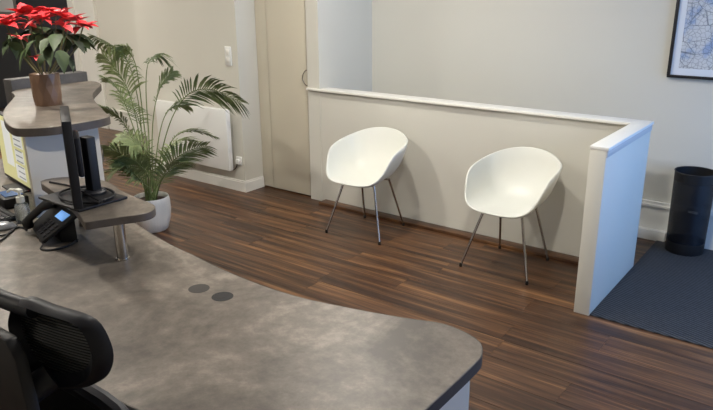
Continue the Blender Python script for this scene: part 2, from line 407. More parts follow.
# carcass panels below the worktop
def inset(poly, d):
    out = []
    for i in range(len(poly)):
        p0, p1, p2 = Vector(poly[max(i-1, 0)]), Vector(poly[i]), Vector(poly[min(i+1, len(poly)-1)])
        t = (p2-p0).normalized(); out.append((p1.x-t.y*d, p1.y+t.x*d))
    return out
def wallstrip(path, t, z0, z1): return MB().prism(inset(path, 0)+inset(path, t)[::-1], z0, z1)
fp = inset([p for p in far if p[0] > -3.70 and p[0] < -.80], .07)
wallstrip(fp, .02, .0, DZ-.037).build('front_panel', M_white, rd)
B(-.765, -.742, .93, 1.50, .0, DZ-.037).build('end_panel', M_white, rd)
# raised counter
rd2 = thing('raised_counter', 'raised concrete-look counter shelf on cream panels carrying the red plant', 'counter')
CZ = 1.15
ctr = [(-2.906, 1.391), (-2.845, 1.394), (-2.785, 1.449), (-2.754, 1.522), (-2.744, 1.636), (-2.752, 1.735), (-2.79, 1.79), (-2.866, 1.821), (-3.039, 1.903), (-3.26, 2.011), (-3.487, 2.15), (-3.70, 2.33), (-3.80, 2.40), (-3.961, 2.44), (-3.972, 2.315), (-3.973, 1.96), (-3.75, 1.84), (-3.41, 1.614), (-3.20, 1.50), (-3.033, 1.430)]
ctr = [(p.x, p.y) for p in spline([(x, y, 0) for x, y in ctr], 3, True)]
MB().prism(ctr, CZ-.035, CZ).build('counter_top', M_lam, rd2, bev=.0015, bseg=1)
edge_band(ctr, CZ-.036, CZ-.0008, .0015, M_cedge, 'counter_edge_band', rd2)
tag(B(-4.088, -3.996, 1.95, 2.44, DZ, CZ+.056).build('end_panel_block', M_edge, bev=.002), 'dark grey laminate block closing the far end of the raised counter', 'end panel')
B(-2.87, -2.85, 1.41, 1.76, DZ, CZ-.036).build('counter_end_panel', M_cream, rd2)
cp = [(-2.855, 1.762), (-2.96, 1.79), (-3.06, 1.83), (-3.28, 1.94), (-3.50, 2.08), (-3.72, 2.26), (-3.95, 2.36)]
wallstrip(cp, .02, DZ, CZ-.036).build('counter_front_panel', M_white, rd2)
B(-3.95, -3.93, 1.40, 2.24, 0, DZ-.037).build('end_panel', M_white, rd)
# monitor shelf on its steel post
rd3 = thing('monitor_shelf', 'low concrete-look monitor shelf on chrome posts standing on the worktop', 'shelf')
SZ = .93; K = .975
sh = [(-2.83, 1.44), (-2.815, 1.53), (-2.7, 1.59), (-2.6, 1.605), (-2.5, 1.585), (-2.4, 1.557), (-2.255, 1.535), (-2.15, 1.52), (-2.105, 1.495), (-2.082, 1.455), (-2.088, 1.414), (-2.122, 1.353), (-2.155, 1.285), (-2.175, 1.245)]
sh = [(x*K, y*K) for x, y in sh]+[tuple(atz(a, b, SZ)[:2]) for a, b in ((82, 218), (74, 207), (62, 197), (50, 189))]
sh = [(p.x, p.y) for p in spline([(x, y, 0) for x, y in sh], 3, True)]
ms = MB().prism(sh, SZ-.028, SZ).build('shelf_board', M_lam, rd3, bev=.0015, bseg=1)
edge_band(sh, SZ-.0285, SZ-.0008, .0015, M_cedge, 'shelf_edge_band', rd3)
MB().lathe([(.026, DZ), (.026, DZ+.004), (.0205, DZ+.005), (.0205, SZ-.029)], -2.135, 1.352, 24).build('shelf_post', M_chrome, rd3, label='short chrome post under the shelf')
MB().lathe([(.02, DZ), (.02, SZ-.029)], -2.60, 1.48, 16).build('shelf_post', M_chrome, rd3)
g1 = atz(199, 288.5, DZ); g2 = atz(222.5, 296.5, DZ)
MB().lathe([(.036, DZ), (.036, DZ+.0004), (.033, DZ+.0005), (0, DZ+.0005)], g1.x, g1.y, 28).build('cable_grommet', M_grom, rd, label='grey round cable cover in the worktop')
gm = MB().lathe([(.036, DZ), (.036, DZ+.0004), (.033, DZ+.0005), (.028, DZ+.0005), (.028, DZ+.0002), (0, DZ+.0002)], g2.x, g2.y, 28).build('cable_grommet', M_blackpl, rd, label='open black cable grommet in the worktop')
B(g2.x-.026, g2.x+.01, g2.y-.02, g2.y+.02, DZ+.0002, DZ+.0005).build('grommet_flap', M_foot, gm)

# ------------------------------------------------------------------ white chairs
RIM = [(0, -.280, .424), (.09, -.277, .426), (.162, -.256, .434), (.212, -.222, .464), (.240, -.180, .514), (.257, -.140, .574), (.265, -.085, .618), (.266, .0, .641), (.257, .085, .657), (.233, .148, .674), (.170, .205, .700), (.085, .236, .718), (0, .244, .724)]
FOOT = [(0, -.262, .405), (.085, -.257, .405), (.140, -.238, .405), (.176, -.205, .405), (.193, -.155, .405), (.200, -.110, .405), (.203, -.060, .404), (.203, -.010, .404), (.197, .045, .405), (.180, .092, .407), (.135, .130, .409), (.072, .150, .410), (0, .155, .411)]
def chair_shell():
    rim = [Vector((p.x*.965, p.y, p.z)) for p in spline(RIM, 4)]; ft = spline(FOOT, 4)
    full = lambda L: L+[Vector((-p.x, p.y, p.z)) for p in L[-2:0:-1]]
    rim = full(rim); ft = full(ft); n = len(rim); NS = 12
    c = Vector((0, -.04, .400)); vs = [c]; fs = []
    for s in range(1, NS+1):
        t = s/NS
        for i in range(n):
            p1 = c+(ft[i]-c)*.72; p2 = ft[i]+(rim[i]-ft[i])*.22; p2.z = ft[i].z+(rim[i].z-ft[i].z)*.10; p3 = rim[i]
            vs.append(c*(1-t)**3+p1*3*t*(1-t)**2+p2*3*t*t*(1-t)+p3*t**3)
    for i in range(n):
        fs.append((0, 1+i, 1+(i+1) % n))
        for s in range(NS-1):
            a = 1+s*n; b = a+n; fs.append((a+i, b+i, b+(i+1) % n, a+(i+1) % n))
    me = bpy.data.meshes.new('seat_shell'); me.from_pydata([tuple(v) for v in vs], [], fs)
    bm = bmesh.new(); bm.from_mesh(me); bmesh.ops.recalc_face_normals(bm, faces=bm.faces)
    # inside face up; thicken downwards / outwards
    cen = min(bm.faces, key=lambda f: (f.calc_center_median()-c).length)
    if cen.normal.z < 0: bmesh.ops.reverse_faces(bm, faces=bm.faces)
    bm.normal_update()
    T = .011; inner = list(bm.verts); off = {}
    for v in inner: off[v] = bm.verts.new(v.co-v.normal*T)
    bm.verts.index_update()
    for f in list(bm.faces): bm.faces.new([off[v] for v in reversed(f.verts)])
    for e in [e for e in bm.edges if len(e.link_faces) == 1 and e.verts[0] in off and e.verts[1] in off]:
        a, b = e.verts; f = e.link_faces[0]
        vl = list(f.verts); ia = vl.index(a); fw = vl[(ia+1) % len(vl)] == b
        q = [b, a, off[a], off[b]] if fw else [a, b, off[b], off[a]]
        bm.faces.new(q)
    rimE = [e for e in bm.edges if len(e.link_faces) == 2 and e.calc_face_angle(0) > 1.0]
    bmesh.ops.bevel(bm, geom=rimE, offset=.0045, segments=3, profile=.5, affect='EDGES', clamp_overlap=True)
    bm.to_mesh(me); bm.free()
    for p in me.polygons: p.use_smooth = True
    return me
LEGS = [((-.125, -.125, .388), (-.227, -.215)), ((.125, -.125, .388), (.227, -.215)), ((-.120, .085, .388), (-.172, .215)), ((.120, .085, .388), (.172, .215))]
def make_chair():
    t = thing('tub_chair', '', 'chair', group='white tub chairs along the half wall')
    link('seat_shell', chair_shell(), M_shell, t)
    MB().tube([(-.125, -.125, .383), (0, -.10, .384), (.125, -.125, .383)], .008, 8).build('under_frame', M_legm, t)
    MB().tube([(-.12, .085, .383), (0, .06, .384), (.12, .085, .383)], .008, 8).build('under_frame', M_legm, t)
    for (a, b) in LEGS:
        top = Vector(a); ft = Vector((b[0], b[1], .012)); d = (top-ft).normalized()
        lg = MB().tube([ft, top], [.0072, .0085], 10).build('leg', M_legm, t)
        MB().lathe([(.0095, 0), (.0098, .004), (.0090, .022), (.0072, .024)], 0, 0, 12).xform(Matrix.Translation((b[0], b[1], 0))).build('foot_cap', M_foot, lg)
    return t
ch = make_chair()
ch['label'] = 'white plastic tub chair with steel legs, nearer the cupboard door'
ch.location = (-2.752, 3.780, 0); ch.rotation_euler = (0, 0, math.radians(3.5))
ch2 = copy_tree(ch); ch2['label'] = 'white plastic tub chair with steel legs, nearer the half wall return'
ch2.location = (-1.643, 3.785, 0); ch2.rotation_euler = (0, 0, math.radians(-1.5))

# ------------------------------------------------------------------ wall things
ht = thing('panel_heater', 'flat white electric panel heater on the wall behind the palm', 'heater', (-4.78, YH, .19))
B(-.46, .49, -.085, -.035, 0, .53).build('heater_body', M_heater, ht, bev=.006)
B(-.30, -.24, -.036, 0, .05, .48).build('wall_bracket', M_alu, ht); B(.26, .32, -.036, 0, .05, .48).build('wall_bracket', M_alu, ht)
MB().tube(spline([(.44, -.05, .012), (.47, -.02, -.005), (.505, -.012, .03), (.525, -.022, .075)], 5), .004, 6).build('power_cord', M_blackpl, ht)
so = thing('wall_socket', 'small white wall socket low beside the panel heater', 'socket', (-4.245, YH, .235))
B(-.032, .032, -.012, 0, 0, .075).build('plate', M_heater, so, bev=.003); B(-.018, .02, -.034, -.012, .015, .055).build('plug', M_heater, so, bev=.003)
sw = thing('light_switch', 'white double switch plate on the wall above the heater', 'switch', (-4.297, YH, 1.085))
B(-.036, .036, -.011, 0, 0, .155).build('plate', M_heater, sw, bev=.002)
for z in (.025, .088): B(-.018, .018, -.016, -.011, z, z+.043).build('rocker', M_white, sw, bev=.002)
pf = thing('framed_map', 'black framed blue and white map hanging on the back wall', 'picture', (-.715, YB, 1.125))
fr = MB().box(-.355, .355, -.03, 0, 0, .018).box(-.355, .355, -.03, 0, .882, .9).box(-.355, -.337, -.03, 0, .018, .882).box(.337, .355, -.03, 0, .018, .882)
fr.build('frame', M_map_frame, pf, bev=.001)
B(-.337, .337, -.014, -.003, .018, .882).build('mount', M_mount, pf)
B(-.292, .292, -.0155, -.014, .062, .838).build('map_print', M_map, pf)

# ------------------------------------------------------------------ bin
bn = thing('waste_bin', 'tall black wire mesh bin standing on the charcoal mat', 'bin', (-.79, 4.685, .007))
def shell_ring(r0, r1, z0, z1, t=.003): return MB().lathe([(r0, z0), (r1, z1), (r1-t, z1), (r0-t, z0)], 0, 0, 40, closed=True)
MB().lathe([(0, 0), (.116, 0), (.118, .004), (.1185, .075), (.1155, .075), (.115, .006), (0, .006)], 0, 0, 40).build('base', M_blackpl, bn)
shell_ring(.1185, .1235, .075, .485, .0015).build('mesh_side', M_binmesh, bn)
shell_ring(.1235, .1245, .485, .545).build('top_band', M_blackpl, bn)
MB().lathe([(.1245+.004*math.cos(2*PI*k/8), .546+.004*math.sin(2*PI*k/8)) for k in range(8)], 0, 0, 40, closed=True).build('rim', M_blackpl, bn)

# ------------------------------------------------------------------ palm
pp = thing('potted_palm', 'tall green areca palm in a white pot beside the reception desk', 'potted plant', (-4.06, 2.86, 0))
PO = Vector(pp.location)
prof = [(0, 0), (.092, 0), (.105, .01), (.128, .09), (.136, .16), (.134, .22), (.128, .252), (.124, .257), (.119, .252), (.122, .225), (.12, .215), (0, .215)]
def ribbed(prof, seg, ribs, amp):
    vs = []; fs = []; n = len(prof)
    for r, z in prof:
        for k in range(seg):
            a = 2*PI*k/seg; rr = r*(1+amp*math.cos(ribs*a)) if .005 < z < .25 and r > .1 else r
            vs.append((rr*math.cos(a), rr*math.sin(a), z))
    for i in range(n-1):
        for k in range(seg): fs.append((i*seg+k, i*seg+(k+1) % seg, (i+1)*seg+(k+1) % seg, (i+1)*seg+k))
    return MB().add(vs, fs)
ribbed(prof, 108, 36, .006).build('pot', M_pot, pp, smooth=60)
MB().lathe([(.119, .214), (.119, .222), (.06, .228), (0, .23)], 0, 0, 24).build('soil', M_soil, pp)
def frond(pts, ln, nl=30, start=.35, droop=.55, stemr=.005, seed=0, spread=1.0, twist=0.0):
    """pts: world points of the rachis, base first. Leaflets grow from `start` of its length to the tip."""
    rnd = random.Random(seed); P = spline([p-PO for p in pts], 12); n = len(P)
    MB().tube(P[::2]+[P[-1]], [stemr*(1-.75*i/(len(P[::2]))) for i in range(len(P[::2])+1)], 6).build('stem', M_stem, pp)
    mb = MB()
    for i in range(nl):
        s = start+(1-start)*i/(nl-1); k = min(n-2, int(s*(n-1))); fr = s*(n-1)-k
        p = P[k].lerp(P[k+1], fr); T = (P[k+1]-P[k]).normalized()
        S = T.cross(Vector((0, 0, 1)));
        if S.length < .2: S = T.cross(Vector((1, 0, 0)))
        S.normalize(); N = S.cross(T).normalized(); ct, sn = math.cos(twist), math.sin(twist); S, N = S*ct+N*sn, N*ct-S*sn
        u = (s-start)/(1-start); L = ln*(.45+.75*math.sin(PI*min(1, .12+u*.80)))*(1-.35*u)
        for sg in (-1, 1):
            ll = 1.25*L*rnd.uniform(.85, 1.1); d = (T*(.55+.5*u)+S*sg*.85*spread+N*.18+Vector((rnd.uniform(-.1, .1), rnd.uniform(-.1, .1), rnd.uniform(-.08, .08)))).normalized()
            w = .0068*(.7+.5*math.sin(PI*u)); q = []
            for j, (t, ww) in enumerate(((0, .35), (.3, 1), (.65, .85), (1, .05))):
                c = p+d*ll*t+Vector((0, 0, -1))*droop*ll*t*t
                dd = (d+Vector((0, 0, -1))*2*droop*t).normalized(); cr = dd.cross(N).normalized()
                q += [c-cr*w*ww, c+N*w*ww*.45, c+cr*w*ww]
            fs = []
            for j in range(3):
                a = j*3; fs += [(a, a+1, a+4, a+3), (a+1, a+2, a+5, a+4)]
            mb.add(q, fs)
    mb.build('frond', M_palm, pp, smooth=60)
def px(*l): return [atd(a, b, d) for a, b, d in l]
FR = [  # (pixel x, pixel y, depth) along each rachis, leaflet length, count, start, droop
    (px((154, 196, 4.98), (160, 160, 4.95), (172, 118, 4.90), (190, 93, 4.85), (214, 90, 4.80), (240, 102, 4.76)), .19, 34, .50, .45),
    (px((155, 196, 5.0), (163, 160, 5.05), (176, 136, 5.12), (195, 131, 5.18), (215, 137, 5.22)), .11, 26, .45, .30),
    (px((156, 196, 4.97), (162, 178, 4.90), (172, 162, 4.84), (188, 151, 4.80), (206, 146, 4.76)), .17, 30, .30, .35),
    (px((150, 196, 5.0), (144, 150, 5.05), (138, 100, 5.10), (128, 62, 5.12), (112, 47, 5.12), (92, 36, 5.10)), .16, 34, .50, .75),
    (px((150, 196, 4.98), (143, 160, 4.93), (136, 118, 4.85), (127, 88, 4.78), (115, 68, 4.74), (103, 55, 4.72)), .22, 34, .48, .40),
    (px((152, 196, 5.02), (149, 140, 5.1), (146, 92, 5.16), (148, 64, 5.2), (157, 56, 5.24), (166, 62, 5.26)), .15, 26, .60, .7),
    (px((153, 196, 5.02), (152, 150, 5.08), (154, 112, 5.12), (161, 86, 5.14), (172, 72, 5.14)), .16, 26, .58, .45),
    (px((151, 196, 4.95), (142, 170, 4.88), (132, 138, 4.80), (118, 116, 4.74), (102, 107, 4.70)), .15, 28, .50, .55),
    (px((151, 196, 4.94), (141, 178, 4.84), (130, 162, 4.76), (117, 152, 4.70), (104, 150, 4.66)), .18, 32, .28, .45),
    (px((150, 196, 4.92), (141, 182, 4.80), (131, 172, 4.70), (119, 170, 4.62), (110, 176, 4.58)), .14, 28, .25, .35),
    (px((153, 196, 4.90), (151, 172, 4.80), (146, 154, 4.70), (138, 145, 4.62), (130, 146, 4.56)), .16, 28, .30, .45),
    (px((155, 196, 5.05), (160, 172, 5.16), (168, 150, 5.26), (180, 140, 5.34), (194, 141, 5.40)), .15, 26, .35, .4),
    (px((152, 196, 5.06), (146, 160, 5.18), (140, 124, 5.30), (131, 104, 5.38), (118, 96, 5.44)), .16, 26, .50, .5),
    (px((154, 196, 5.04), (157, 150, 5.14), (164, 118, 5.22), (175, 106, 5.28), (188, 106, 5.32)), .13, 24, .55, .4),
    (px((152, 196, 4.92), (145, 186, 4.84), (136, 176, 4.78), (126, 166, 4.72), (116, 163, 4.68)), .15, 28, .25, .5),
    (px((153, 196, 4.90), (149, 180, 4.82), (142, 168, 4.74), (133, 160, 4.68), (122, 158, 4.64)), .15, 28, .28, .55),
    (px((154, 196, 4.92), (160, 184, 4.86), (166, 174, 4.80), (175, 166, 4.76), (186, 163, 4.72)), .13, 26, .25, .35),
    (px((152, 196, 5.05), (148, 172, 5.14), (141, 150, 5.22), (130, 138, 5.28), (118, 137, 5.32)), .16, 28, .35, .5),
    (px((151, 196, 4.97), (140, 150, 4.93), (128, 112, 4.90), (118, 90, 4.88), (106, 80, 4.86)), .18, 30, .50, .45),
    (px((152, 196, 5.0), (146, 140, 5.04), (139, 84, 5.08), (134, 60, 5.08), (126, 50, 5.06), (118, 52, 5.04)), .15, 24, .62, .8),
]
TW = [.95, .35, .8, -.6, -.9, .3, .7, -.5, -.7, -.3, .5, .3, -.5, .6, .4, -.6, .5, .6, -.4, -.8]
for i, (pts, ln, nl, st, dr) in enumerate(FR):
    b = PO+Vector((.035*math.cos(i*2.4), .035*math.sin(i*2.4), .222)); pts[0] = b
    frond(pts, ln, int(nl*.85), st, dr*.8, .0055, i, 1.0, TW[i % len(TW)])

# ------------------------------------------------------------------ poinsettia
PC = Vector((-3.325, 1.795, CZ))
pn = thing('potted_poinsettia', 'red poinsettia in a faceted bronze pot on the raised counter', 'potted plant', PC)
vs = []; fs = []; seg = 12; prof = [(.063, 0), (.070, .05), (.070, .10), (.072, .158)]
for j, (r, z) in enumerate(prof):
    for k in range(seg): a = 2*PI*(k+.5*(j % 2))/seg; vs.append((r*math.cos(a), r*math.sin(a), z))
for j in range(3):
    for k in range(seg):
        a0, a1, b0, b1 = j*seg+k, j*seg+(k+1) % seg, (j+1)*seg+k, (j+1)*seg+(k+1) % seg
        fs += [(a0, a1, b0), (a1, b1, b0)] if j % 2 == 0 else [(a0, b1, b0), (a0, a1, b1)]
fs.append(tuple(range(seg))[::-1]); pot = MB().add(vs, fs)
pot.lathe([(.072, .158), (.065, .158), (.062, .14), (0, .14)], 0, 0, 12)
pot.build('pot', M_bronze, pn, smooth=0)
def leaf_mesh(name, m, L, Wd, curl):
    vs = []; fs = []; N = 8
    for i in range(N+1):
        t = i/N; w = Wd*math.sin(PI*min(1, t**.75))**.9*(1-.25*t)+.0008
        if i in (3, 5): w *= 1.12
        z = -curl*L*t*t
        vs += [(L*t, -w, z+w*.35), (L*t, 0, z), (L*t, w, z+w*.35)]
    for i in range(N): a = i*3; fs += [(a, a+3, a+4, a+1), (a+1, a+4, a+5, a+2)]
    me = MB().add(vs, fs).mesh(name, 70); me.materials.append(m); return me
ML = [leaf_mesh('leaf', M_leaf, .13, .036, c) for c in (.25, .5)]; MR = [leaf_mesh('bract', M_red, 0.125, .034, c) for c in (.05, .3)]
rn = random.Random(3)
def place_leaf(name, me, p, az, el, roll, sc):
    o = link(name, me, None, pn); o.location = p; o.rotation_euler = (roll, -el, az); o.scale = (sc, sc, sc); return o
HEADS = [(27, 15, 3.42, .95), (56, 14, 3.40, .95), (6, 25, 3.36, .9), (41, 19, 3.30, .75), (69, 20, 3.34, .8), (83, 27, 3.44, .72), (20, 38, 3.22, .5), (40, 12, 3.58, .8), (64, 26, 3.26, .6), (30, 25, 3.30, .55), (12, 20, 3.55, .8), (36, 57, 3.20, .28), (77, 21, 3.55, .7)]
for (x, y, d, s) in HEADS:
    p = atd(x, y, d)-PC; z0 = Vector((p.x*.12, p.y*.12, .14))
    mid = z0.lerp(p, .55)+Vector((p.x*.12, p.y*.12, -.01))
    MB().tube(spline([z0, mid, p], 6), .0038, 6).build('stem', M_pstem, pn)
    n = 8 if s > .6 else 5; a0 = rn.uniform(0, 6)
    for k in range(n): place_leaf('bract', MR[k % 2], p, a0+2*PI*k/n+rn.uniform(-.25, .25), rn.uniform(-.25, .35) if k % 2 else rn.uniform(.1, .55), rn.uniform(-.3, .3), s*rn.uniform(.8, 1.1))
    if s > .6:
        for k in range(5): place_leaf('leaf', ML[k % 2], p*.88+Vector((0, 0, -.02)), a0+2*PI*k/5+rn.uniform(-.4, .4), rn.uniform(-.75, -.15), rn.uniform(-.4, .4), rn.uniform(.55, .85))
for (x, y, d, az, el) in ((14, 42, 3.3, 2.6, -.6), (60, 50, 3.25, -.4, -.8), (52, 44, 3.2, -.9, -.7), (28, 48, 3.2, -2.0, -.9), (74, 40, 3.35, .2, -.6), (44, 52, 3.3, -1.4, -.9), (66, 56, 3.4, .1, -.8), (20, 46, 3.45, 2.2, -.8), (50, 38, 3.2, -1.2, -.5), (36, 40, 3.2, -1.6, -.6), (58, 34, 3.2, -.8, -.4), (80, 36, 3.45, .5, -.4)):
    place_leaf('leaf', ML[0], atd(x, y, d)-PC, az, el, rn.uniform(-.4, .4), rn.uniform(.65, 1.0))

# ------------------------------------------------------------------ monitor on the shelf
mo = thing('computer_monitor', 'black monitor seen edge-on, standing on the shelf beside the phone', 'monitor', (-2.375, 1.365, SZ))
B(-.145, .14, -.105, .105, 0, .010).build('stand_base', M_blackpl, mo, bev=.003)
MB().box(-.030, .022, .032, .072, .010, .24).build('stand_column', M_blackpl, mo, bev=.006)
MB().lathe([(.045, .010), (.045, .02), (.036, .028), (0, .028)], 0, .052, 24).build('swivel', M_darkpl, mo)
ang = math.radians(150.5); ax = Vector((math.cos(ang), math.sin(ang), 0)); nrm = Vector((ax.y, -ax.x, 0))   # nrm: towards the visitors (+Y side)
n0 = atz(83.5, 209, .96)-Vector((-2.375, 1.365, SZ)); n0.z = 0
MX = Matrix(((ax.x, nrm.x, 0, n0.x), (ax.y, nrm.y, 0, n0.y), (0, 0, 1, 0), (0, 0, 0, 1)))
B(0, .35, -.032, 0, .030, .350).xform(MX).build('screen_housing', M_blackpl, mo, bev=.004)
B(.014, .336, -.0335, -.031, .052, .336).xform(MX).build('screen', M_scrg, mo)
B(.10, .26, 0, .022, .12, .27).xform(MX).build('rear_cover', M_darkpl, mo, bev=.008)
# cable lying in loops round the stand
rp = []
for k in range(60):
    a = 2*PI*k/30; rr = .125+.012*math.sin(k*.23); rp.append((-2.375+.01+rr*1.02*math.cos(a)*1.0, 1.365+rr*.72*math.sin(a), SZ+.0155+.0042*math.sin(k*.1)+(.0 if k < 30 else .009)))
rp = [(a+2.375, b-1.365, c-SZ) for a, b, c in rp]
rp += [(-.125, .035, .02), (-.185, .065, .0045), (-.265, .055, .0045), (-.325, .045, .0045)]
MB().tube(spline(rp, 2), .0038, 6).build('power_cable', M_blackpl, mo)

# ------------------------------------------------------------------ desk phone
ph = thing('desk_phone', 'black desk phone with glowing blue display on the worktop', 'phone', (-2.62, 1.31, DZ))
PQ = [v-Vector(ph.location) for v in (atz(30, 226, .757), atz(41.5, 242, .757), atz(77, 214, .872), atz(55.5, 202, .872))]   # top face: front left, front right, back right, back left
def face(a, b, h=0):
    n = (PQ[1]-PQ[0]).cross(PQ[3]-PQ[0]).normalized()
    return (PQ[0]*(1-a)+PQ[1]*a)*(1-b)+(PQ[3]*(1-a)+PQ[2]*a)*b+n*h
def facebox(a0, a1, b0, b1, h0, h1):
    return MB().add([face(a, b, h) for h in (h0, h1) for a, b in ((a0, b0), (a1, b0), (a1, b1), (a0, b1))], [(3, 2, 1, 0), (4, 5, 6, 7), (0, 1, 5, 4), (1, 2, 6, 5), (2, 3, 7, 6), (3, 0, 4, 7)])
facebox(0, 1, 0, 1, -.015, 0).build('phone_body', M_blackpl, ph, bev=.003)
_st = [face(a, b, -.015) for a, b in ((.2, .5), (.8, .5), (.8, .94), (.2, .94))]
MB().add([(p.x, p.y, 0) for p in _st]+_st, [(3, 2, 1, 0), (4, 5, 6, 7), (0, 1, 5, 4), (1, 2, 6, 5), (2, 3, 7, 6), (3, 0, 4, 7)]).build('phone_stand', M_blackpl, ph)
facebox(.48, .86, .66, .90, 0, .003).build('display', M_lcd, ph, label='glowing blue display')
for r_ in range(4):
    for c_ in range(3): facebox(.36+c_*.12, .45+c_*.12, .10+r_*.12, .18+r_*.12, 0, .0035).build('key', M_darkpl, ph)
for c_ in range(4): facebox(.78, .90, .10+c_*.12, .18+c_*.12, 0, .0035).build('key', M_darkpl, ph)
MB().tube([face(.13, b, h) for b, h in ((.02, .014), (.10, .03), (.24, .036), (.66, .036), (.84, .03), (.96, .014))], [.021, .023, .016, .016, .023, .021], 12).build('handset', M_blackpl, ph)
tag(MB().tube(spline([(-2.50, 1.235, DZ+.005), (-2.47, 1.215, DZ+.005), (-2.43, 1.235, DZ+.005), (-2.42, 1.29, DZ+.005), (-2.45, 1.36, DZ+.005)], 6), .004, 6).build('phone_cable', M_blackpl), 'thin black phone cable on the worktop below the shelf', 'cable')

# ------------------------------------------------------------------ hand sanitizer
sp = atz(24, 221, DZ)
hsn = thing('sanitizer_bottle', 'small clear pump bottle with white pump beside the phone', 'bottle', (sp.x, sp.y, DZ))
MB().lathe([(0, 0), (.028, 0), (.031, .006), (.031, .062), (.026, .078), (.013, .086), (.013, .092), (0, .092)], 0, 0, 20).build('bottle_body', M_clear, hsn)
MB().lathe([(.017, .088), (.017, .112), (.012, .116), (0, .116)], 0, 0, 16).build('collar', M_shell, hsn)
MB().tube([(0, 0, .116), (0, 0, .136)], .006, 10).box(-.02, .014, -.010, .010, .134, .146).tube([(-.015, 0, .140), (-.05, -.012, .139), (-.066, -.018, .128)], .0055, 8).build('pump_head', M_shell, hsn, bev=0)

# ------------------------------------------------------------------ workstation at the left edge
A0 = Vector((-3.10, 1.565, 0)); dm = Vector((-.983, .181, 0)).normalized(); nm = Vector((dm.y, -dm.x, 0))   # nm towards +Y
mm = thing('desktop_monitor', 'monitor showing yellow and white pages under the raised counter', 'monitor', (A0.x, A0.y, DZ))
MX2 = Matrix(((dm.x, nm.x, 0, 0), (dm.y, nm.y, 0, 0), (0, 0, 1, 0), (0, 0, 0, 1)))
B(0, .56, 0, .03, .012, .362).xform(MX2).build('screen_housing', M_blackpl, mm, bev=.003)
scr = B(.008, .552, -.001, .001, .028, .354).xform(MX2).build('screen', M_scry, mm)
for (a, b, c, d) in ((.03, .10, .30, .34), (.03, .16, .352, .353), (.16, .30, .22, .30), (.17, .30, .14, .205), (.18, .32, .05, .125), (.34, .46, .10, .33), (.04, .13, .325, .350)):
    q = B(a, b, -.0018, -.001, c, d).xform(MX2).build('page', M_scr, scr)
for k in range(9):
    z = .06+k*.028; B(.185, .285, -.0024, -.0018, z, z+.006).xform(MX2).build('text_line', M_scrt, mm)
B(.18, .38, -.07, .10, 0, .008).xform(MX2).build('stand_base', M_blackpl, mm, bev=.003); B(.25, .31, .03, .05, .008, .2).xform(MX2).build('stand_column', M_blackpl, mm)
cp_ = atz(12, 199, DZ+.03)
cr = thing('card_reader', 'black card terminal with shiny blue top on the worktop by the screen', 'card reader', (cp_.x, cp_.y, DZ), math.radians(-12))
B(-.09, .06, -.05, .06, 0, .05).build('reader_body', M_blackpl, cr, bev=.008); B(-.08, .03, -.035, .045, .05, .054).build('reader_screen', M_bluebox, cr)
kp = atz(-4, 219, DZ)
kb = thing('keyboard', 'black keyboard at the left end of the worktop', 'keyboard', (kp.x, kp.y, DZ), math.radians(-6))
B(-.30, .09, -.06, .07, 0, .016).build('keyboard_body', M_blackpl, kb, bev=.003)
for r_ in range(5):
    for c_ in range(17): B(.065-c_*.021, .082-c_*.021, -.05+r_*.022, -.033+r_*.022, .016, .021).build('key', M_darkpl, kb)
mp_ = atz(3, 229, DZ)
me_ = thing('computer_mouse', 'grey computer mouse in front of the keyboard', 'mouse', (mp_.x, mp_.y, DZ), math.radians(60))
MB().lathe([(0, 0), (.030, 0), (.032, .008), (.026, .022), (.014, .030), (0, .032)], 0, 0, 24).xform(Matrix.Diagonal((1.7, 1, 1, 1))).build('mouse_body', M_silver, me_)
B(-.004, .004, -.003, .003, .0, .006).xform(Matrix.Translation((.03, 0, .025))).build('scroll_wheel', M_blackpl, me_)
def cable(px_, lab, r=.004):
    pts = [atz(a, b, DZ+r+.001) for a, b in px_]
    return tag(MB().tube(spline(pts, 6), r, 6).build('desk_cable', M_blackpl), lab, 'cable')
cable([(-6, 244), (4, 238), (12, 230), (20, 227), (27, 230)], 'black cable curving from the sanitizer to the left edge of the worktop')
cable([(-6, 236), (8, 234), (16, 226), (17, 220)], 'short black cable behind the grey mouse')

# ------------------------------------------------------------------ office chair
OX, OY = -1.085, .20
oc = thing('office_chair', 'black mesh office chair with wide headrest pulled up to the desk', 'chair', (OX, OY, 0))
def hp(x, y, Y=.44):                                   # pixel -> headrest plane, bent forward at its ends
    for _ in range(12): p = aty(x, y, Y); Y = OY+.235+.55*(p.x-OX)**2
    return (p.x-OX, p.z)
outer = [(0, 1.266)]+[hp(*q) for q in ((24, 298), (50, 307), (78, 315.5), (92, 323), (101, 336), (107, 352), (107.5, 364), (104, 375), (97, 382.5), (86, 386.5), (68, 388), (50, 387), (40, 385), (30, 376))]
inner = [hp(*q) for q in ((22, 310), (34, 312), (52, 317), (70, 321.5), (80, 327), (86, 341), (88.5, 356), (86, 366), (78, 372.5), (64, 374.5), (50, 373), (40, 366), (29, 352), (22, 338), (18, 322))]
def bend(u_, z, dy=0): return (u_, .235+.55*u_*u_+dy, z)
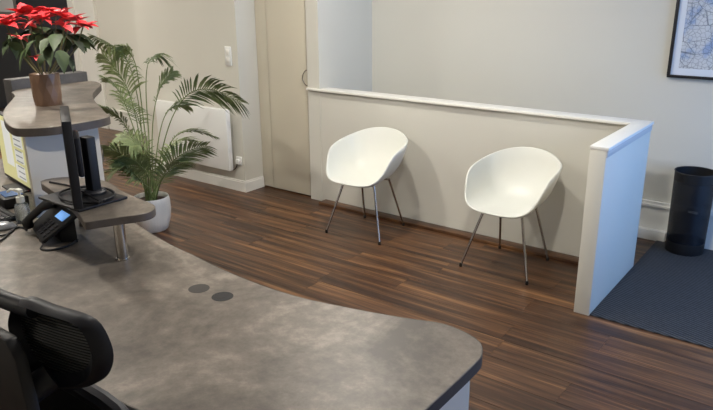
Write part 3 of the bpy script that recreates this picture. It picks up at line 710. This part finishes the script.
def lobe(sgn):
    inn = [Vector((sgn*a, b, 0)) for a, b in inner]; inn = spline(inn, 3, True)
    nI = len(inn); cu = sum(p.x for p in inn)/nI; cz = sum(p.y for p in inn)/nI
    outp = spline([Vector((sgn*a, b, 0)) for a, b in outer[1:]]+[Vector((sgn*.105, 1.155, 0)), Vector((sgn*.086, 1.195, 0)), Vector((sgn*.085, 1.24, 0))], 3, True); nO = len(outp)
    def hit(pts, an):
        # star-shaped radius of the polygon in direction an
        best = 0; dx, dz = math.cos(an), math.sin(an)
        for i in range(len(pts)):
            a, b = pts[i], pts[(i+1) % len(pts)]; ex, ez = b.x-a.x, b.y-a.y; det = dx*(-ez)+ex*dz
            if abs(det) < 1e-12: continue
            rx, rz = a.x-cu, a.y-cz; t = (rx*(-ez)+ex*rz)/det; s = (dx*rz-dz*rx)/det
            if -1e-6 <= s <= 1+1e-6 and t > best: best = t
        return best
    NA = 64; rings = [[] for _ in range(6)]
    for k in range(NA):
        an = 2*PI*k/NA; ri = hit(inn, an); ro = max(hit(outp, an), ri+.006); rm = (ri*.35+ro*.65)
        for j, (r_, dy) in enumerate(((ri, .004), (rm, -.014), (ro, -.004), (ro, .010), (rm, .016), (ri, .010))):
            rings[j].append(bend(cu+math.cos(an)*r_, cz+math.sin(an)*r_, dy))
    vs = [p for r_ in rings for p in r_]; fs = []
    for j in range(6):
        for k in range(NA): a = j*NA; b = ((j+1) % 6)*NA; fs.append((a+k, a+(k+1) % NA, b+(k+1) % NA, b+k))
    MB().add(vs, fs).build('headrest_frame', M_darkpl, oc, smooth=50)
    vs = []; fs = []; NR = 5
    for j in range(NR):
        for k in range(NA):
            an = 2*PI*k/NA; r_ = (hit(inn, an)+.003)*(j+1)/NR; vs.append(bend(cu+math.cos(an)*r_, cz+math.sin(an)*r_, .007))
    vs.append(bend(cu, cz, .007)); c0 = len(vs)-1
    for k in range(NA):
        fs.append((c0, k, (k+1) % NA))
        for j in range(NR-1): a = j*NA; fs.append((a+k, a+(k+1) % NA, a+NA+(k+1) % NA, a+NA+k))
    MB().add(vs, fs).build('headrest_mesh', M_weave, oc, smooth=60)
    st = MB(); zs = [p.y for p in inn]; z = min(zs)+.006
    while z < max(zs)-.004:
        xs = []
        for i in range(nI):
            a, b = inn[i], inn[(i+1) % nI]
            if (a.y-z)*(b.y-z) < 0: xs.append(a.x+(b.x-a.x)*(z-a.y)/(b.y-a.y))
        if len(xs) >= 2:
            x0, x1 = min(xs), max(xs); st.tube([bend(x0+(x1-x0)*i/6, z, .0050) for i in range(7)], .0011, 5)
        z += .0050
    o = st.build('mesh_strand', M_strand, oc); o['kind'] = 'stuff'
lobe(1); lobe(-1)
# bar joining the two lobes at the top
MB().tube([bend(u_/100, 1.249+.00002*u_*u_) for u_ in range(-13, 14)], .014, 12).build('headrest_bridge', M_darkpl, oc)
# central carrier behind the headrest
cpn = MB().add([(a, b, c) for b in (.185, .205) for a, c in ((-.19, .80), (.19, .80), (.182, 1.12), (.172, 1.205), (.15, 1.232), (-.15, 1.232), (-.172, 1.205), (-.182, 1.12))], [tuple(range(8))[::-1], tuple(range(8, 16))]+[(i, (i+1) % 8, 8+(i+1) % 8, 8+i) for i in range(8)])
cpn.build('headrest_carrier', M_blackpl, oc, bev=.004)
for s in (-1, 1): MB().tube([(s*.145, .20, 1.13), (s*.16, .24, 1.15)], .022, 12).build('headrest_pivot', M_darkpl, oc)
# backrest
def back_loop(w, z0, z1, r):
    return [(-w+r, z0), (w-r, z0), (w, z0+r), (w+.01, (z0+z1)/2), (w, z1-r), (w-r, z1), (-w+r, z1), (-w, z1-r), (-w-.01, (z0+z1)/2), (-w, z0+r)]
bl = spline([Vector((a, b, 0)) for a, b in back_loop(.235, .60, 1.065, .07)], 5, True)
MB().tube([(p.x, .27+.35*p.x*p.x-.05*math.cos((p.y-.6)*5), p.y) for p in bl], .017, 10, closed=True).build('backrest_frame', M_darkpl, oc)
vs = [(p.x, .27+.35*p.x*p.x-.05*math.cos((p.y-.6)*5), p.y) for p in bl]; nb = len(vs); cc = (0, .225, .83)
gv = []; gf = []
for j in range(1, 6):
    for p in vs: t = j/5; x = p[0]*t; z = cc[2]+(p[2]-cc[2])*t; gv.append((x, .27+.35*x*x-.05*math.cos((z-.6)*5), z))
gv.append((0, .27-.05*math.cos((cc[2]-.6)*5), cc[2]))
for k in range(nb):
    gf.append((len(gv)-1, k, (k+1) % nb))
    for j in range(4): a = j*nb; gf.append((a+k, a+(k+1) % nb, a+nb+(k+1) % nb, a+nb+k))
MB().add(gv, gf).build('backrest_mesh', M_weave, oc, smooth=60)
MB().tube([(0, .19, .84), (0, .17, .62), (0, .22, .46), (0, .38, .42)], [.03, .032, .032, .03], 10).build('back_spine', M_blackpl, oc)
sd = spline([Vector((a, b, 0)) for a, b in ((-.24, .27), (.24, .27), (.255, .5), (.22, .72), (-.22, .72), (-.255, .5))], 5, True)
MB().prism([(p.x, p.y) for p in sd], .43, .50).build('seat', M_weave, oc, bev=.02)
for s in (-1, 1):
    MB().tube([(s*.25, .48, .44), (s*.30, .48, .50), (s*.30, .47, .66)], .018, 8).build('arm_post', M_blackpl, oc)
    B(s*.30-.04, s*.30+.04, .36, .60, .66, .69).build('armrest', M_blackpl, oc, bev=.01)
MB().lathe([(.028, .08), (.028, .42)], 0, .45, 16).build('gas_lift', M_blackpl, oc)
for k in range(5):
    a = 2*PI*k/5+.3; e = Vector((.30*math.cos(a), .45+.30*math.sin(a), .075))
    MB().tube([(0, .45, .10), e], [.03, .018], 8).build('base_spoke', M_blackpl, oc)
    MB().tube([(e.x-.012, e.y, .03), (e.x+.012, e.y, .03)], .03, 14).build('caster', M_foot, oc)
bpy.context.view_layer.update()
